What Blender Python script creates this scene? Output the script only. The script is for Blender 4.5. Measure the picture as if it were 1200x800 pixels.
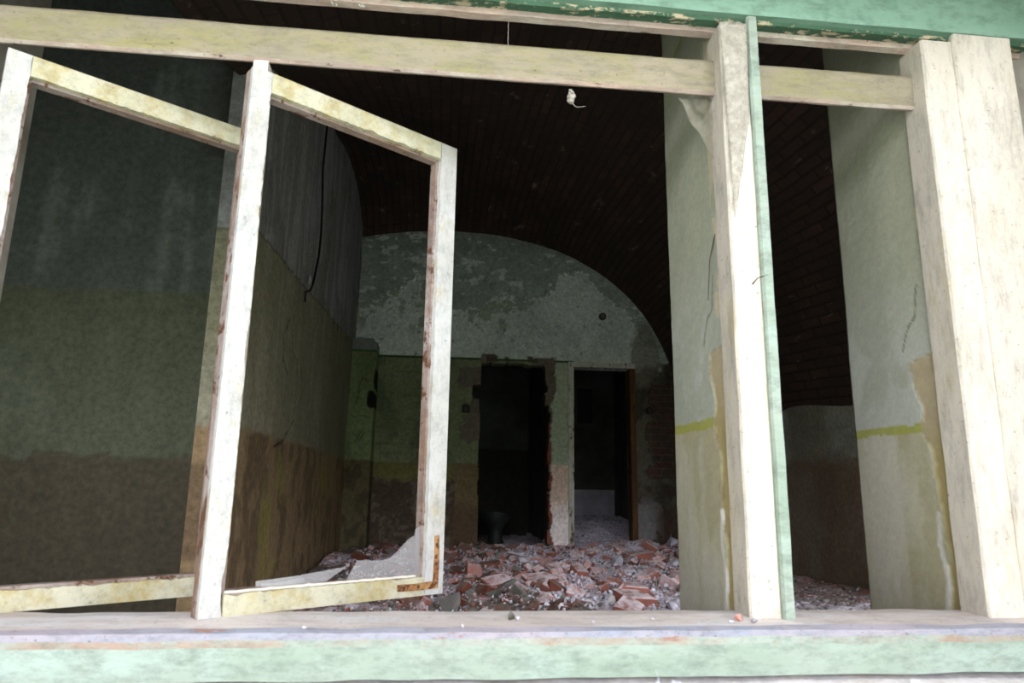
import bpy, bmesh, math, random
import numpy as np
from mathutils import Vector, Matrix, noise as mnoise
random.seed(7)
for o in list(bpy.data.objects): bpy.data.objects.remove(o)
S = bpy.context.scene; C = S.collection
PI = math.pi

# ------------------------------------------------------------------ camera
F_PX, YAW, PITCH, ROLL = 811.7, 0.10375, 0.20722, 0.014637
fw = Vector((math.sin(YAW)*math.cos(PITCH), math.cos(YAW)*math.cos(PITCH), math.sin(PITCH)))
rt0 = Vector((math.cos(YAW), -math.sin(YAW), 0)); up0 = rt0.cross(fw)
rt = rt0*math.cos(ROLL) + up0*math.sin(ROLL); up = up0*math.cos(ROLL) - rt0*math.sin(ROLL)
cd = bpy.data.cameras.new('camera'); cam = bpy.data.objects.new('camera', cd); C.objects.link(cam)
cam.matrix_world = Matrix(((rt.x, up.x, -fw.x, 0), (rt.y, up.y, -fw.y, 0), (rt.z, up.z, -fw.z, 0), (0, 0, 0, 1)))
cd.sensor_width = 36; cd.lens = 36*F_PX/1200; cd.clip_start = .05; cd.clip_end = 200
cd.dof.use_dof = True; cd.dof.focus_distance = 3.6; cd.dof.aperture_fstop = 5.6
S.camera = cam

# ------------------------------------------------------------------ sky: brightness shaped by height and direction to light the room
W = bpy.data.worlds.new('world'); S.world = W; W.use_nodes = True
nt = W.node_tree; nt.nodes.clear()
wo = nt.nodes.new('ShaderNodeOutputWorld'); bg = nt.nodes.new('ShaderNodeBackground')
tc = nt.nodes.new('ShaderNodeTexCoord'); sx = nt.nodes.new('ShaderNodeSeparateXYZ'); rp = nt.nodes.new('ShaderNodeValToRGB')
nt.links.new(tc.outputs['Generated'], sx.inputs[0]); nt.links.new(sx.outputs['Z'], rp.inputs[0])
cr = rp.color_ramp
# invented tree cover: bright low and overhead to light the room, dim between
cr.elements[0].position = 0.0; cr.elements[0].color = (.45, .52, .36, 1)
cr.elements[1].position = 1.0; cr.elements[1].color = (3.0, 3.2, 3.3, 1)
for p_, c_ in ((.02, (1.15, 1.2, 1.18, 1)), (.12, (1.45, 1.48, 1.55, 1)), (.16, (3.0, 3.0, 3.35, 1)), (.30, (2.9, 2.9, 3.25, 1)), (.45, (.62, .66, .66, 1)), (.72, (.95, 1.0, 1.02, 1)), (.85, (3.0, 3.1, 3.3, 1))):
    e = cr.elements.new(p_); e.color = c_
# bright sky lobes added in front and to the right to light the room
def wmath(op, a, b=None):
    n = nt.nodes.new('ShaderNodeMath'); n.operation = op
    for v, i in ((a, 0), (b, 1)):
        if v is None: continue
        if isinstance(v, (int, float)): n.inputs[i].default_value = v
        else: nt.links.new(v, n.inputs[i])
    return n.outputs[0]
def wstep(v, a, b):
    n = nt.nodes.new('ShaderNodeMapRange'); n.interpolation_type = 'SMOOTHSTEP'; n.inputs[1].default_value = a; n.inputs[2].default_value = b
    nt.links.new(v, n.inputs[0]); return n.outputs[0]
lobe = wmath('MAXIMUM', wstep(wmath('MULTIPLY', sx.outputs['Y'], -1.0), .72, .90), wstep(sx.outputs['X'], .72, .9))
lobe_gain = wmath('MAXIMUM', wmath('ADD', wmath('MULTIPLY', lobe, .72), .28), wstep(sx.outputs['Z'], .7, .85))
vs_ = nt.nodes.new('ShaderNodeVectorMath'); vs_.operation = 'SCALE'
nt.links.new(rp.outputs[0], vs_.inputs[0]); nt.links.new(lobe_gain, vs_.inputs['Scale'])
nt.links.new(vs_.outputs[0], bg.inputs[0]); nt.links.new(bg.outputs[0], wo.inputs[0])
bg.inputs[1].default_value = 2.6
W.cycles.sampling_method = 'MANUAL'; W.cycles.sample_map_resolution = 256
# portals tell the renderer where the sky enters (they give no light of their own)
def portal(loc, rot, sx_, sy_):
    l = bpy.data.lights.new('window_portal', 'AREA'); l.shape = 'RECTANGLE'; l.size = sx_; l.size_y = sy_
    l.cycles.is_portal = True
    o = bpy.data.objects.new('window_portal', l); C.objects.link(o); o.location = loc; o.rotation_euler = rot
portal((.02, 1.56, .44), (PI/2, 0, PI), 2.36, 1.42)
portal((2.22, 1.56, .44), (PI/2, 0, PI), 1.26, 1.6)
portal((3.0, 3.1, .45), (0, PI/2, 0), 1.5, 1.7)
portal((-2.15, 1.56, .44), (PI/2, 0, PI), 1.1, 1.6)  # the last three sit in unseen openings added for light
S.view_settings.view_transform = 'Standard'; S.view_settings.look = 'None'
S.view_settings.exposure = 0.68; S.view_settings.gamma = 1.0; S.view_settings.use_curve_mapping = False
S.cycles.use_denoising = True
S.cycles.max_bounces = 10; S.cycles.diffuse_bounces = 6; S.cycles.transparent_max_bounces = 12
S.cycles.sample_clamp_indirect = 4.0

# ------------------------------------------------------------------ helpers
def lin(c):
    r = [((v/255)/12.92 if v/255 <= .04045 else (((v/255)+.055)/1.055)**2.4) for v in c[:3]]
    return (r[0], r[1], r[2], 1)
def tag(o, label=None, cat=None, group=None, kind=None):
    if label: o['label'] = label
    if cat: o['category'] = cat
    if group: o['group'] = group
    if kind: o['kind'] = kind
    return o
def empty(name, loc=(0, 0, 0)):
    o = bpy.data.objects.new(name, None); C.objects.link(o); o.location = loc; o.empty_display_size = .05
    return o
def link(name, me, parent=None, mats=None):
    o = bpy.data.objects.new(name, me); C.objects.link(o)
    if mats:
        for m in (mats if isinstance(mats, (list, tuple)) else [mats]): me.materials.append(m)
    if parent: o.parent = parent
    return o
def from_bm(name, bm, mats, parent=None, smooth=False):
    me = bpy.data.meshes.new(name); bmesh.ops.recalc_face_normals(bm, faces=bm.faces); bm.to_mesh(me); bm.free()
    if smooth:
        for p in me.polygons: p.use_smooth = True
    return link(name, me, parent, mats)
def box(bm, x0, x1, y0, y1, z0, z1, mi=0):
    vs = [bm.verts.new((x, y, z)) for x in (x0, x1) for y in (y0, y1) for z in (z0, z1)]
    for q in ((0, 1, 3, 2), (4, 6, 7, 5), (0, 4, 5, 1), (2, 3, 7, 6), (0, 2, 6, 4), (1, 5, 7, 3)):
        bm.faces.new([vs[i] for i in q]).material_index = mi
    return vs
def boxes(name, lst, mats, parent=None, bevel=0):
    bm = bmesh.new()
    for b in lst: box(bm, *b)
    if bevel: bmesh.ops.bevel(bm, geom=list(bm.edges), offset=bevel, segments=2, affect='EDGES', profile=.6)
    return from_bm(name, bm, mats, parent)
def tube(bm, pts, r, seg=6, r_end=None):
    rings = []; n = len(pts)
    for i, p in enumerate(pts):
        p = Vector(p); a = Vector(pts[max(i-1, 0)]); b = Vector(pts[min(i+1, n-1)]); d = (b-a).normalized()
        s = d.orthogonal().normalized(); t = d.cross(s); rr = r if r_end is None else r+(r_end-r)*i/(n-1)
        if i and rings:
            ref = (rings[-1][0].co - Vector(pts[i-1])); ref = (ref - d*ref.dot(d))
            if ref.length > 1e-9: s = ref.normalized(); t = d.cross(s)
        rings.append([bm.verts.new(p+(s*math.cos(2*PI*k/seg)+t*math.sin(2*PI*k/seg))*rr) for k in range(seg)])
    for a, b in zip(rings, rings[1:]):
        for k in range(seg): bm.faces.new((a[k], a[(k+1) % seg], b[(k+1) % seg], b[k]))
    bm.faces.new(rings[0]); bm.faces.new(rings[-1][::-1])
def profile_x(name, prof, x0, x1, mats, parent=None, n=60, wob=0.0008, seed=0):
    """closed (y,z,material) profile swept along x; slight unevenness of old timber"""
    bm = bmesh.new(); rings = []
    for i in range(n+1):
        x = x0+(x1-x0)*i/n
        rings.append([bm.verts.new((x, y+wob*mnoise.noise((x*9, k*3.1, seed)), z+wob*mnoise.noise((x*9, k*3.1, seed+7)))) for k, (y, z, _) in enumerate(prof)])
    m = len(prof)
    for a, b in zip(rings, rings[1:]):
        for k in range(m):
            f = bm.faces.new((a[k], a[(k+1) % m], b[(k+1) % m], b[k])); f.material_index = prof[k][2]
    bm.faces.new(rings[0]); bm.faces.new(rings[-1][::-1])
    return from_bm(name, bm, mats, parent)

# ---- numpy value noise
def _h(i, j, s):
    n = (i.astype(np.int64)*374761393 + j.astype(np.int64)*668265263 + s*1442695041) & 0xffffffff
    n = ((n ^ (n >> 13))*1274126177) & 0xffffffff
    return ((n ^ (n >> 16)) & 0xffff)/65535.0
def vn(x, y, s=0):
    xi = np.floor(x); yi = np.floor(y); fx = x-xi; fy = y-yi
    fx = fx*fx*(3-2*fx); fy = fy*fy*(3-2*fy)
    a = _h(xi, yi, s); b = _h(xi+1, yi, s); c = _h(xi, yi+1, s); d = _h(xi+1, yi+1, s)
    return (a*(1-fx)+b*fx)*(1-fy)+(c*(1-fx)+d*fx)*fy
def fbm(x, y, s=0, o=5):
    r = 0; a = .5; t = 0
    for k in range(o):
        r = r+a*vn(x*2**k, y*2**k, s+k*17); t += a; a *= .55
    return r/t-.5
def sm(v, a, b): t = np.clip((v-a)/(b-a), 0, 1); return t*t*(3-2*t)
def seg_dist(u, v, pts):
    d = np.full(np.shape(u), 9.0)
    for (ax, ay), (bx, by) in zip(pts, pts[1:]):
        L = (bx-ax)**2+(by-ay)**2
        t = np.clip(((u-ax)*(bx-ax)+(v-ay)*(by-ay))/L, 0, 1)
        d = np.minimum(d, np.hypot(u-ax-t*(bx-ax), v-ay-t*(by-ay)))
    return d
class Paint:
    def __init__(s, shape, c): s.c = np.empty(shape+(3,)); s.c[:] = lin(c)[:3]
    def mix(s, c, m): m = np.clip(m, 0, 1)[..., None]; s.c = s.c*(1-m)+np.array(lin(c)[:3])*m
    def mul(s, m): s.c = np.clip(s.c*m[..., None], 0, 1)

def grid_wall(name, u0, u1, v0, v1, res, fn, place, thick, mat, parent=None):
    """slab of wall cells. fn(u,v)->(rgb, relief, keep); place(u,v,d) -> xyz with d = depth behind the face"""
    nu = int(round((u1-u0)/res)); nv = int(round((v1-v0)/res))
    uu, vv = np.meshgrid(np.linspace(u0, u1, nu+1), np.linspace(v0, v1, nv+1), indexing='ij')
    col, rel, keep = fn(uu, vv)
    kc = keep[:-1, :-1] & keep[1:, 1:] & keep[1:, :-1] & keep[:-1, 1:]
    N = (nu+1)*(nv+1)
    P = np.concatenate([np.stack(place(uu, vv, rel), -1).reshape(-1, 3), np.stack(place(uu, vv, rel*0+thick), -1).reshape(-1, 3)])
    I = np.arange(N).reshape(nu+1, nv+1)
    A, B, D, E = I[:-1, :-1], I[1:, :-1], I[1:, 1:], I[:-1, 1:]
    f1 = np.stack([A, B, D, E], -1)[kc]; f2 = f1[:, ::-1]+N
    fs = [f1, f2]
    pad = np.pad(kc, 1)
    for di, dj, p, q in ((-1, 0, E, A), (1, 0, B, D), (0, -1, A, B), (0, 1, D, E)):
        nb = pad[1+di:1+di+nu, 1+dj:1+dj+nv]; m = kc & ~nb
        a = p[m]; b = q[m]; fs.append(np.stack([b, a, a+N, b+N], -1))
    F = np.concatenate(fs)
    used = np.unique(F); mp = np.zeros(2*N, int); mp[used] = np.arange(len(used)); F = mp[F]; P = P[used]
    me = bpy.data.meshes.new(name); me.from_pydata(P.tolist(), [], F.tolist())
    cc = np.concatenate([col.reshape(-1, 3)]*2)[used]
    ca = me.color_attributes.new('paint', 'FLOAT_COLOR', 'POINT')
    ca.data.foreach_set('color', np.concatenate([cc, np.ones((len(cc), 1))], 1).astype(np.float32).ravel())
    n1 = len(f1); sh = np.zeros(len(F), bool); sh[:n1] = True
    me.polygons.foreach_set('use_smooth', sh); me.update()
    return link(name, me, parent, mat)

# ---- materials
def mk(name):
    m = bpy.data.materials.new(name); m.use_nodes = True; t = m.node_tree; b = t.nodes['Principled BSDF']
    b.inputs['Specular IOR Level'].default_value = .25
    return m, t, b
def nz(t, scale, detail=6, rough=.6, vec=None, stretch=None, src='Object'):
    n = t.nodes.new('ShaderNodeTexNoise'); n.inputs['Scale'].default_value = scale; n.inputs['Detail'].default_value = detail; n.inputs['Roughness'].default_value = rough
    c = t.nodes.new('ShaderNodeTexCoord'); o = c.outputs[src]
    if stretch:
        mp = t.nodes.new('ShaderNodeMapping'); mp.inputs['Scale'].default_value = stretch; t.links.new(o, mp.inputs[0]); o = mp.outputs[0]
    t.links.new(o, n.inputs['Vector']); return n.outputs['Fac']
def rng(t, v, a, b, c=0, d=1):
    n = t.nodes.new('ShaderNodeMapRange'); n.inputs[1].default_value = a; n.inputs[2].default_value = b; n.inputs[3].default_value = c; n.inputs[4].default_value = d
    t.links.new(v, n.inputs[0]); return n.outputs[0]
def mixc(t, f, a, b):
    n = t.nodes.new('ShaderNodeMix'); n.data_type = 'RGBA'
    if isinstance(f, (int, float)): n.inputs[0].default_value = f
    else: t.links.new(f, n.inputs[0])
    for v, i in ((a, 6), (b, 7)):
        if isinstance(v, tuple): n.inputs[i].default_value = v
        else: t.links.new(v, n.inputs[i])
    return n.outputs[2]
def mth(t, op, a, b):
    n = t.nodes.new('ShaderNodeMath'); n.operation = op
    for v, i in ((a, 0), (b, 1)):
        if isinstance(v, (int, float)): n.inputs[i].default_value = v
        else: t.links.new(v, n.inputs[i])
    return n.outputs[0]
def bump(t, b, h, s=.4, d=.004):
    n = t.nodes.new('ShaderNodeBump'); n.inputs['Strength'].default_value = s; n.inputs['Distance'].default_value = d
    t.links.new(h, n.inputs['Height']); t.links.new(n.outputs[0], b.inputs['Normal'])
def painted(name, fine=60, amt=.22, rough=.9, bd=.004, gain=1):
    m, t, b = mk(name)
    a = t.nodes.new('ShaderNodeAttribute'); a.attribute_name = 'paint'
    k = rng(t, nz(t, fine, 8, .7), .3, .7, gain*(1-amt), gain*(1+amt))
    v = t.nodes.new('ShaderNodeVectorMath'); v.operation = 'SCALE'; t.links.new(a.outputs['Color'], v.inputs[0]); t.links.new(k, v.inputs['Scale'])
    t.links.new(v.outputs[0], b.inputs['Base Color']); b.inputs['Roughness'].default_value = rough
    bump(t, b, nz(t, fine*.6, 8, .7), .5, bd); return m
def solid(name, c1, c2=None, scale=12, rough=.85, bs=.3, bd=.003, stretch=None, lo=.35, hi=.65, metal=0):
    m, t, b = mk(name); c2 = c2 or tuple(v*.75 for v in c1)
    f = rng(t, nz(t, scale, 8, .65, stretch=stretch), lo, hi)
    t.links.new(mixc(t, f, lin(c1), lin(c2)), b.inputs['Base Color']); b.inputs['Roughness'].default_value = rough; b.inputs['Metallic'].default_value = metal
    bump(t, b, nz(t, scale*3, 8, .7), bs, bd); return m
def oldpaint(name, paint, paint2, wood, stain=None, peel=.68, pscale=14, stretch=(1, 1, 1), stain_lo=.55, spots=True):
    """flaking oil paint on timber: two paint tones, stains, bare wood where it has flaked"""
    m, t, b = mk(name)
    base = mixc(t, rng(t, nz(t, 5, 6, .6, stretch=stretch), .35, .65), lin(paint), lin(paint2))
    if stain: base = mixc(t, rng(t, nz(t, 9, 9, .75, stretch=stretch), stain_lo-.06, stain_lo+.08, 0, .85), base, lin(stain))
    grime = rng(t, nz(t, 26, 10, .85, stretch=stretch), .47, .66, 0, .62)
    base = mixc(t, grime, base, lin(tuple(v*.62 for v in paint)))
    if spots: base = mixc(t, rng(t, nz(t, 90, 4, .7), .62, .70, 0, .7), base, lin((84, 72, 60)))
    pm = rng(t, nz(t, pscale, 9, .72, stretch=stretch), peel, peel+.02)
    base = mixc(t, pm, base, lin(wood))
    t.links.new(base, b.inputs['Base Color']); b.inputs['Roughness'].default_value = .7
    h = mth(t, 'SUBTRACT', mth(t, 'MULTIPLY', nz(t, 40, 8, .7, stretch=stretch), .35), pm)
    bump(t, b, h, .6, .0015); return m
M = {}
M['plaster'] = painted('painted_plaster', 34, .34, .9, .008, gain=1.85)
M['stone'] = painted('ledge_stone')
M['jamb'] = painted('jamb_plaster', 90, .1, .85, .002)
M['rubblebed'] = painted('mortar_dust', 45, .6, .95, .014, 1.7)
M['cream'] = oldpaint('cream_paint', (146, 136, 116), (130, 122, 104), (84, 66, 56), (134, 128, 86), .64, 18, (.3, 1, 1), .54)
M['creamv'] = oldpaint('cream_paint_upright', (206, 198, 186), (192, 184, 170), (120, 98, 82), (182, 168, 138), .68, 16, (1, 1, .3), .6)
M['sash'] = oldpaint('sash_cream_paint', (186, 182, 160), (170, 166, 136), (104, 72, 50), (160, 142, 82), .63, 26, (1, 1, 1), .54)
M['sashw'] = oldpaint('sash_white_paint', (184, 184, 182), (172, 170, 162), (104, 76, 56), (160, 144, 98), .66, 26, (1, 1, .6), .60)
M['rebate'] = oldpaint('bare_rebate_wood', (164, 154, 150), (132, 112, 98), (92, 62, 44), (108, 76, 56), .55, 30, (.6, .6, .6), .52)
M['primer'] = oldpaint('chipped_primer', (174, 151, 136), (150, 136, 128), (94, 78, 70), (182, 174, 162), .62, 30, (.4, 1, 1))
M['green_dark'] = oldpaint('green_paint_shaded', (54, 84, 64), (64, 96, 74), (170, 158, 132), None, .55, 34, (.45, 1, 1), spots=False)  # one green paint, darkened stepwise to put shade on the head's undersides
M['green_mid'] = oldpaint('green_paint_half_shaded', (90, 120, 102), (98, 128, 110), (160, 160, 140), None, .64, 30, (.35, 1, 1), spots=False)
M['green_light'] = oldpaint('green_paint_lit', (116, 148, 130), (128, 160, 142), (180, 176, 166), None, .70, 18, (.5, 1, 1), spots=False)
M['green_sill'] = oldpaint('green_paint_sill', (130, 146, 130), (148, 158, 146), (138, 122, 106), (150, 166, 156), .66, 14, (.4, 1, 1), spots=False)
M['sill_white'] = oldpaint('sill_white_paint', (212, 202, 196), (192, 180, 174), (140, 112, 96), (206, 206, 208), .66, 12, (.35, 1, 1))
M['sill_blue'] = oldpaint('sill_pale_paint', (138, 142, 152), (152, 142, 148), (150, 112, 96), (130, 138, 152), .60, 16, (.4, 1, 1))
M['sill_salmon'] = oldpaint('sill_salmon_edge', (140, 152, 140), (152, 160, 150), (146, 112, 98), (150, 124, 108), .61, 20, (.5, 1, 1), .52, spots=False)
M['dark'] = solid('dark_lower_wall', (60, 58, 54), (44, 42, 38))
M['masonry'] = solid('rough_render', (150, 146, 136), (120, 112, 100), 8)
M['roomwall'] = solid('back_room_paint', (88, 92, 86), (64, 66, 60), 3)
M['roomlow'] = solid('back_room_low_pale', (200, 196, 206), (164, 160, 170), 6)
M['slab'] = solid('concrete_slab', (110, 104, 98), (88, 82, 76), 6)
M['ground'] = solid('pale_bounce_ground', (192, 194, 184), (166, 172, 158), 3)  # unseen ground made pale to bounce light into the room
M['doorwhite'] = oldpaint('door_white_paint', (206, 204, 192), (186, 184, 170), (84, 66, 50), (170, 168, 140), .58, 18, (1, 1, .35))
M['doorrust'] = oldpaint('door_brown_paint', (92, 64, 36), (72, 52, 34), (44, 36, 30), (108, 76, 38), .6, 14, (1, 1, .3))
M['rust'] = oldpaint('rusted_steel', (168, 126, 78), (186, 160, 122), (92, 56, 34), (126, 78, 42), .52, 70, (1, 1, 1), .48)
M['black'] = solid('black_plastic', (26, 26, 26), (16, 16, 16), 20, .5)
M['cable'] = solid('black_cable', (22, 20, 20), (14, 14, 14), 20, .6)
M['iron'] = solid('brown_iron', (76, 62, 48), (46, 38, 30), 40, .7)
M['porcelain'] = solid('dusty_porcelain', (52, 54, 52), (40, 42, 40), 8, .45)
M['weed'] = solid('green_stem', (96, 128, 40), (120, 150, 56), 20)
M['mossy'] = solid('white_bead', (220, 216, 206), (200, 196, 186), 30)

def dusty(name, c1, c2, dust, dscale, lo=.2, hi=.75, amt=.9):
    m, t, b = mk(name)
    oi = t.nodes.new('ShaderNodeObjectInfo')
    base = mixc(t, rng(t, nz(t, 14, 8, .7), .35, .65), lin(c1), lin(c2))
    k = rng(t, oi.outputs['Random'], 0, 1, .62, 1.25)
    v = t.nodes.new('ShaderNodeVectorMath'); v.operation = 'SCALE'; t.links.new(base, v.inputs[0]); t.links.new(k, v.inputs['Scale'])
    g = t.nodes.new('ShaderNodeNewGeometry'); s = t.nodes.new('ShaderNodeSeparateXYZ'); t.links.new(g.outputs['Normal'], s.inputs[0])
    # loose mortar dust lies on the faces that look up
    d = mth(t, 'MULTIPLY', rng(t, s.outputs['Z'], lo, hi), rng(t, nz(t, dscale, 7, .7), .36, .54, .0, amt))
    t.links.new(mixc(t, d, v.outputs[0], lin(dust)), b.inputs['Base Color']); b.inputs['Roughness'].default_value = .92
    bump(t, b, nz(t, 60, 8, .75), .6, .004); return m
M['brick'] = dusty('red_brick', (160, 102, 84), (134, 86, 73), (222, 210, 210), 13, .1, .7, .95)
M['brickdark'] = dusty('dark_brick', (122, 66, 50), (98, 60, 46), (130, 116, 106), 12)
M['plasterchunk'] = dusty('mortar_chunk', (196, 190, 190), (170, 164, 160), (214, 208, 210), 12)
M['greychunk'] = dusty('grey_mortar_chunk', (112, 112, 104), (92, 90, 80), (130, 126, 120), 12)
M['palechunk'] = dusty('pale_plaster_chunk', (206, 204, 212), (184, 180, 188), (210, 208, 214), 12)

def thin(name, col, a0, a1, scale, gloss=0.0, detail=8):
    """dusty glass or cobweb film: partly see-through"""
    m = bpy.data.materials.new(name); m.use_nodes = True; t = m.node_tree; t.nodes.clear()
    out = t.nodes.new('ShaderNodeOutputMaterial'); tr = t.nodes.new('ShaderNodeBsdfTransparent'); di = t.nodes.new('ShaderNodeBsdfDiffuse')
    di.inputs[0].default_value = lin(col); mx = t.nodes.new('ShaderNodeMixShader')
    t.links.new(rng(t, nz(t, scale, detail, .7), .35, .65, a0, a1), mx.inputs[0]); t.links.new(tr.outputs[0], mx.inputs[1]); t.links.new(di.outputs[0], mx.inputs[2])
    res = mx.outputs[0]
    if gloss:
        gl = t.nodes.new('ShaderNodeBsdfGlossy'); gl.inputs['Roughness'].default_value = .08; m2 = t.nodes.new('ShaderNodeMixShader'); m2.inputs[0].default_value = gloss
        t.links.new(res, m2.inputs[1]); t.links.new(gl.outputs[0], m2.inputs[2]); res = m2.outputs[0]
    t.links.new(res, out.inputs[0]); return m
M['glass'] = thin('dusty_window_glass', (170, 168, 170), .30, .40, 14, .05, 4)
M['web'] = thin('cobweb_film', (150, 144, 130), .04, .42, 26)
M['webthick'] = thin('dusty_cobweb', (176, 170, 158), .25, .95, 40)

# ================================================================== STRUCTURE
XL, YF, FZ = -.933, 7.6, -.80
def px(u, v, d): return (u, YF+d, v)
def arch(x):
    X = np.array([-2.0, -1.4, -.93, -.4, .177, .6, .974, 1.4, 1.78, 2.05, 2.28, 2.47, 2.618, 2.75, 2.85, 3.0])
    Z = np.array([2.3, 2.62, 2.765, 2.86, 2.89, 2.865, 2.80, 2.68, 2.478, 2.28, 2.046, 1.76, 1.423, 1.02, .72, .3])
    return np.interp(x, X, Z)
def zleft(y):
    Y = np.array([1.8, 3.0, 4.05, 4.59, 5.23, 6.13, 6.6, 6.99, 7.25, 7.4, 7.52, 7.6, 7.7])
    Z = np.array([1.75, 2.0, 2.388, 2.618, 2.844, 3.04, 3.085, 3.08, 3.03, 2.96, 2.88, 2.77, 2.70])
    return np.interp(y, Y, Z)
def arch_s(x): return sum(arch(x+d) for d in (-.12, -.06, 0, .06, .12))/5
def vault(x, y):
    w = .22+.78*sm(-x, -1.4, .93)
    return arch_s(x)+(zleft(y)-2.77)*w

# --- far wall with the two door openings
def far_fn(u, v):
    n1 = fbm(u*3, v*3, 1); n2 = fbm(u*9, v*9, 5); n3 = fbm(u*30, v*30, 9)
    p = Paint(u.shape, (150, 158, 150))
    p.mix((128, 138, 130), sm(n1, -.1, .15)*.6)
    # bare cement above the flaked edge
    b = np.interp(u, [-.93, -.3, .0, .35, .75, 1.0, 1.25, 1.35, 1.6, 2.0, 2.3, 2.7], [1.95, 2.25, 2.0, 2.02, 2.05, 2.0, 2.22, 2.42, 2.43, 2.05, 1.72, 1.2])
    edge = b+n1*.32+n2*.18+n3*.05
    bare = sm(v, edge-.008, edge+.008)
    p.mix((104, 112, 104), bare*.9)
    p.mix((118, 126, 120), bare*sm(n2+n1*.6, .02, .09)*.6)
    p.mix((66, 70, 64), bare*sm(v, 2.45, 2.8)*.35)
    # scrubby patches under the edge
    pt = sm(n2+n3*.4, .06, .08)*sm(v, 1.62, 1.75)*(1-sm(u, 1.0, 1.3))*(1-bare)
    p.mix((104, 112, 96), pt*.85)
    p.mix((176, 184, 176), (np.abs(v-edge) < .012)*sm(n3, -.05, .12)*.7)
    p.mix((178, 184, 176), bare*sm(fbm(u*9, v*17, 91)+n1*.4, .17, .22)*.45)
    p.mix((84, 86, 78), sm(fbm(u*24, v*24, 95), .22, .26)*.7)
    # dado
    left = 1-sm(u, 1.50, 1.505)
    dado = (1-sm(v, 1.384, 1.388))*left
    p.mix((86, 92, 68), dado)
    p.mix((66, 74, 56), dado*sm(n1+n2*.5, -.06, .12)*.8*(1-sm(u, .1, .35)))
    p.mix((124, 134, 114), dado*sm(u, 1.2, 1.22))  # lit strip between the doors put into the dado colour
    seams = ((np.abs((v-.05) % .26-.13) < .006) | (np.abs((u+.1) % .34-.17) < .005)) & (u < .1)
    p.mix((52, 62, 42), dado*seams*sm(n2, -.1, .1)*.6)
    p.mix((38, 58, 30), ((v > 1.384) & (v < 1.402) & (u < 1.5))*1.0)
    low = (1-sm(v, .242+n3*.012, .248+n3*.012))*left
    p.mix((80, 70, 48), low)
    p.mix((80, 78, 46), low*(u < .16)*(v > .06+n2*.1))
    lowb = (1-sm(v, .05+n2*.16, .06+n2*.16))*(u < .2)
    p.mix((54, 46, 38), lowb*.9); p.mix((82, 74, 64), lowb*sm(n2+n3, .08, .12)*.6)
    p.mix((60, 46, 34), low*(u > .16)*(u < .5)*sm(-v, .1, .3)*.8)
    p.mix((160, 142, 126), low*(u > 1.2)); p.mix((188, 182, 178), low*(u > 1.2)*sm(-v-n1*.4, .1, .4)*.8)  # whiter foot between the doors: window light put into the paint
    # right of the framed door
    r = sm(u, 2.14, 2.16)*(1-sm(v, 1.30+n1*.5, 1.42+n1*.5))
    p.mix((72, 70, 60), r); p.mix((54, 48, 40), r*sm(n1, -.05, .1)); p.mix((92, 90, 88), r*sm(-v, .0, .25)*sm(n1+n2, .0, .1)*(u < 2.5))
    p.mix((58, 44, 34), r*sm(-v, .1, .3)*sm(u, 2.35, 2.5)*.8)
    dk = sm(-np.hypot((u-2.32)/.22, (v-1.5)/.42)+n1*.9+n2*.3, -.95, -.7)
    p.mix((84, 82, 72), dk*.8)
    # flaked plaster down to brick
    bk = ((u > 2.38+n2*.3+n1*.25) & (v > .1+n2*.1) & (v < 1.2+n1*.5)).astype(float)
    el = u-.455
    bk = np.maximum(bk, ((u > .30+n2*.28+.06*np.sin(v*9)) & (u < .5) & (v > .50+n2*.15) & (v < 1.30+n2*.1)).astype(float))
    bk = np.maximum(bk, ((u > 1.10) & (u < 1.245+n2*.1+.05*sm(v, .9, 1.1)) & (v < 1.42+n2*.1)).astype(float)*sm(1.30-u, 0, .01))
    bk = np.maximum(bk, ((np.abs(v-1.40+n2*.1) < .035) & (u > .45) & (u < 1.3) & (fbm(u*6, v*2, 77) > -.04)).astype(float))
    row = np.floor(v/.075); mort = (np.abs(v/.075-row-.5) > .40) | (np.abs((u+.125*(row % 2))/.25 % 1-.5) > .46)
    rr = _h(row, np.floor((u+.125*(row % 2))/.25), 3)
    p.mix((62, 52, 46), bk*1.0); p.mix((72, 50, 42), bk*(rr > .5)*.8); p.mix((74, 70, 62), bk*mort*.8)
    p.mix((84, 80, 70), bk*(1-sm(u, .5, .52))*.7)
    red = bk*(u > 1.1)*(u < 1.3); p.mix((84, 78, 68), red*sm(v, .7, .9)*.8); p.mix((96, 56, 46), red*(1-sm(v, .6, .8))*(rr > .3)*.8)
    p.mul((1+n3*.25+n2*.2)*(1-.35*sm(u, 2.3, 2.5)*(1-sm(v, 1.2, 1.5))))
    rel = bk*(.022+.012*mort+.01*n3)+bare*.006+n1*.012+lowb*.006
    # openings
    L0 = .455+.035*fbm(v*7, v*0+3, 31)+.05*(np.abs(v-1.03) < .07)*-1.6; L1 = 1.215+.05*fbm(v*9, v*0+8, 41)-.03*(v > .9)-.02*_h(row, row*0, 9)
    o1 = (u > L0) & (u < L1) & (v < 1.345+.05*fbm(u*9, u*0+2, 51))
    o2 = (u > 1.49) & (u < 2.14) & (v < 1.335)
    keep = ~(o1 | o2) & (v < arch_s(u)+.14)
    return p.c, rel, keep
grid_wall('wall_far', XL-.2, 3.05, FZ, 3.1, .0125, far_fn, px, .20, M['plaster'])['kind'] = 'structure'

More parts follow.
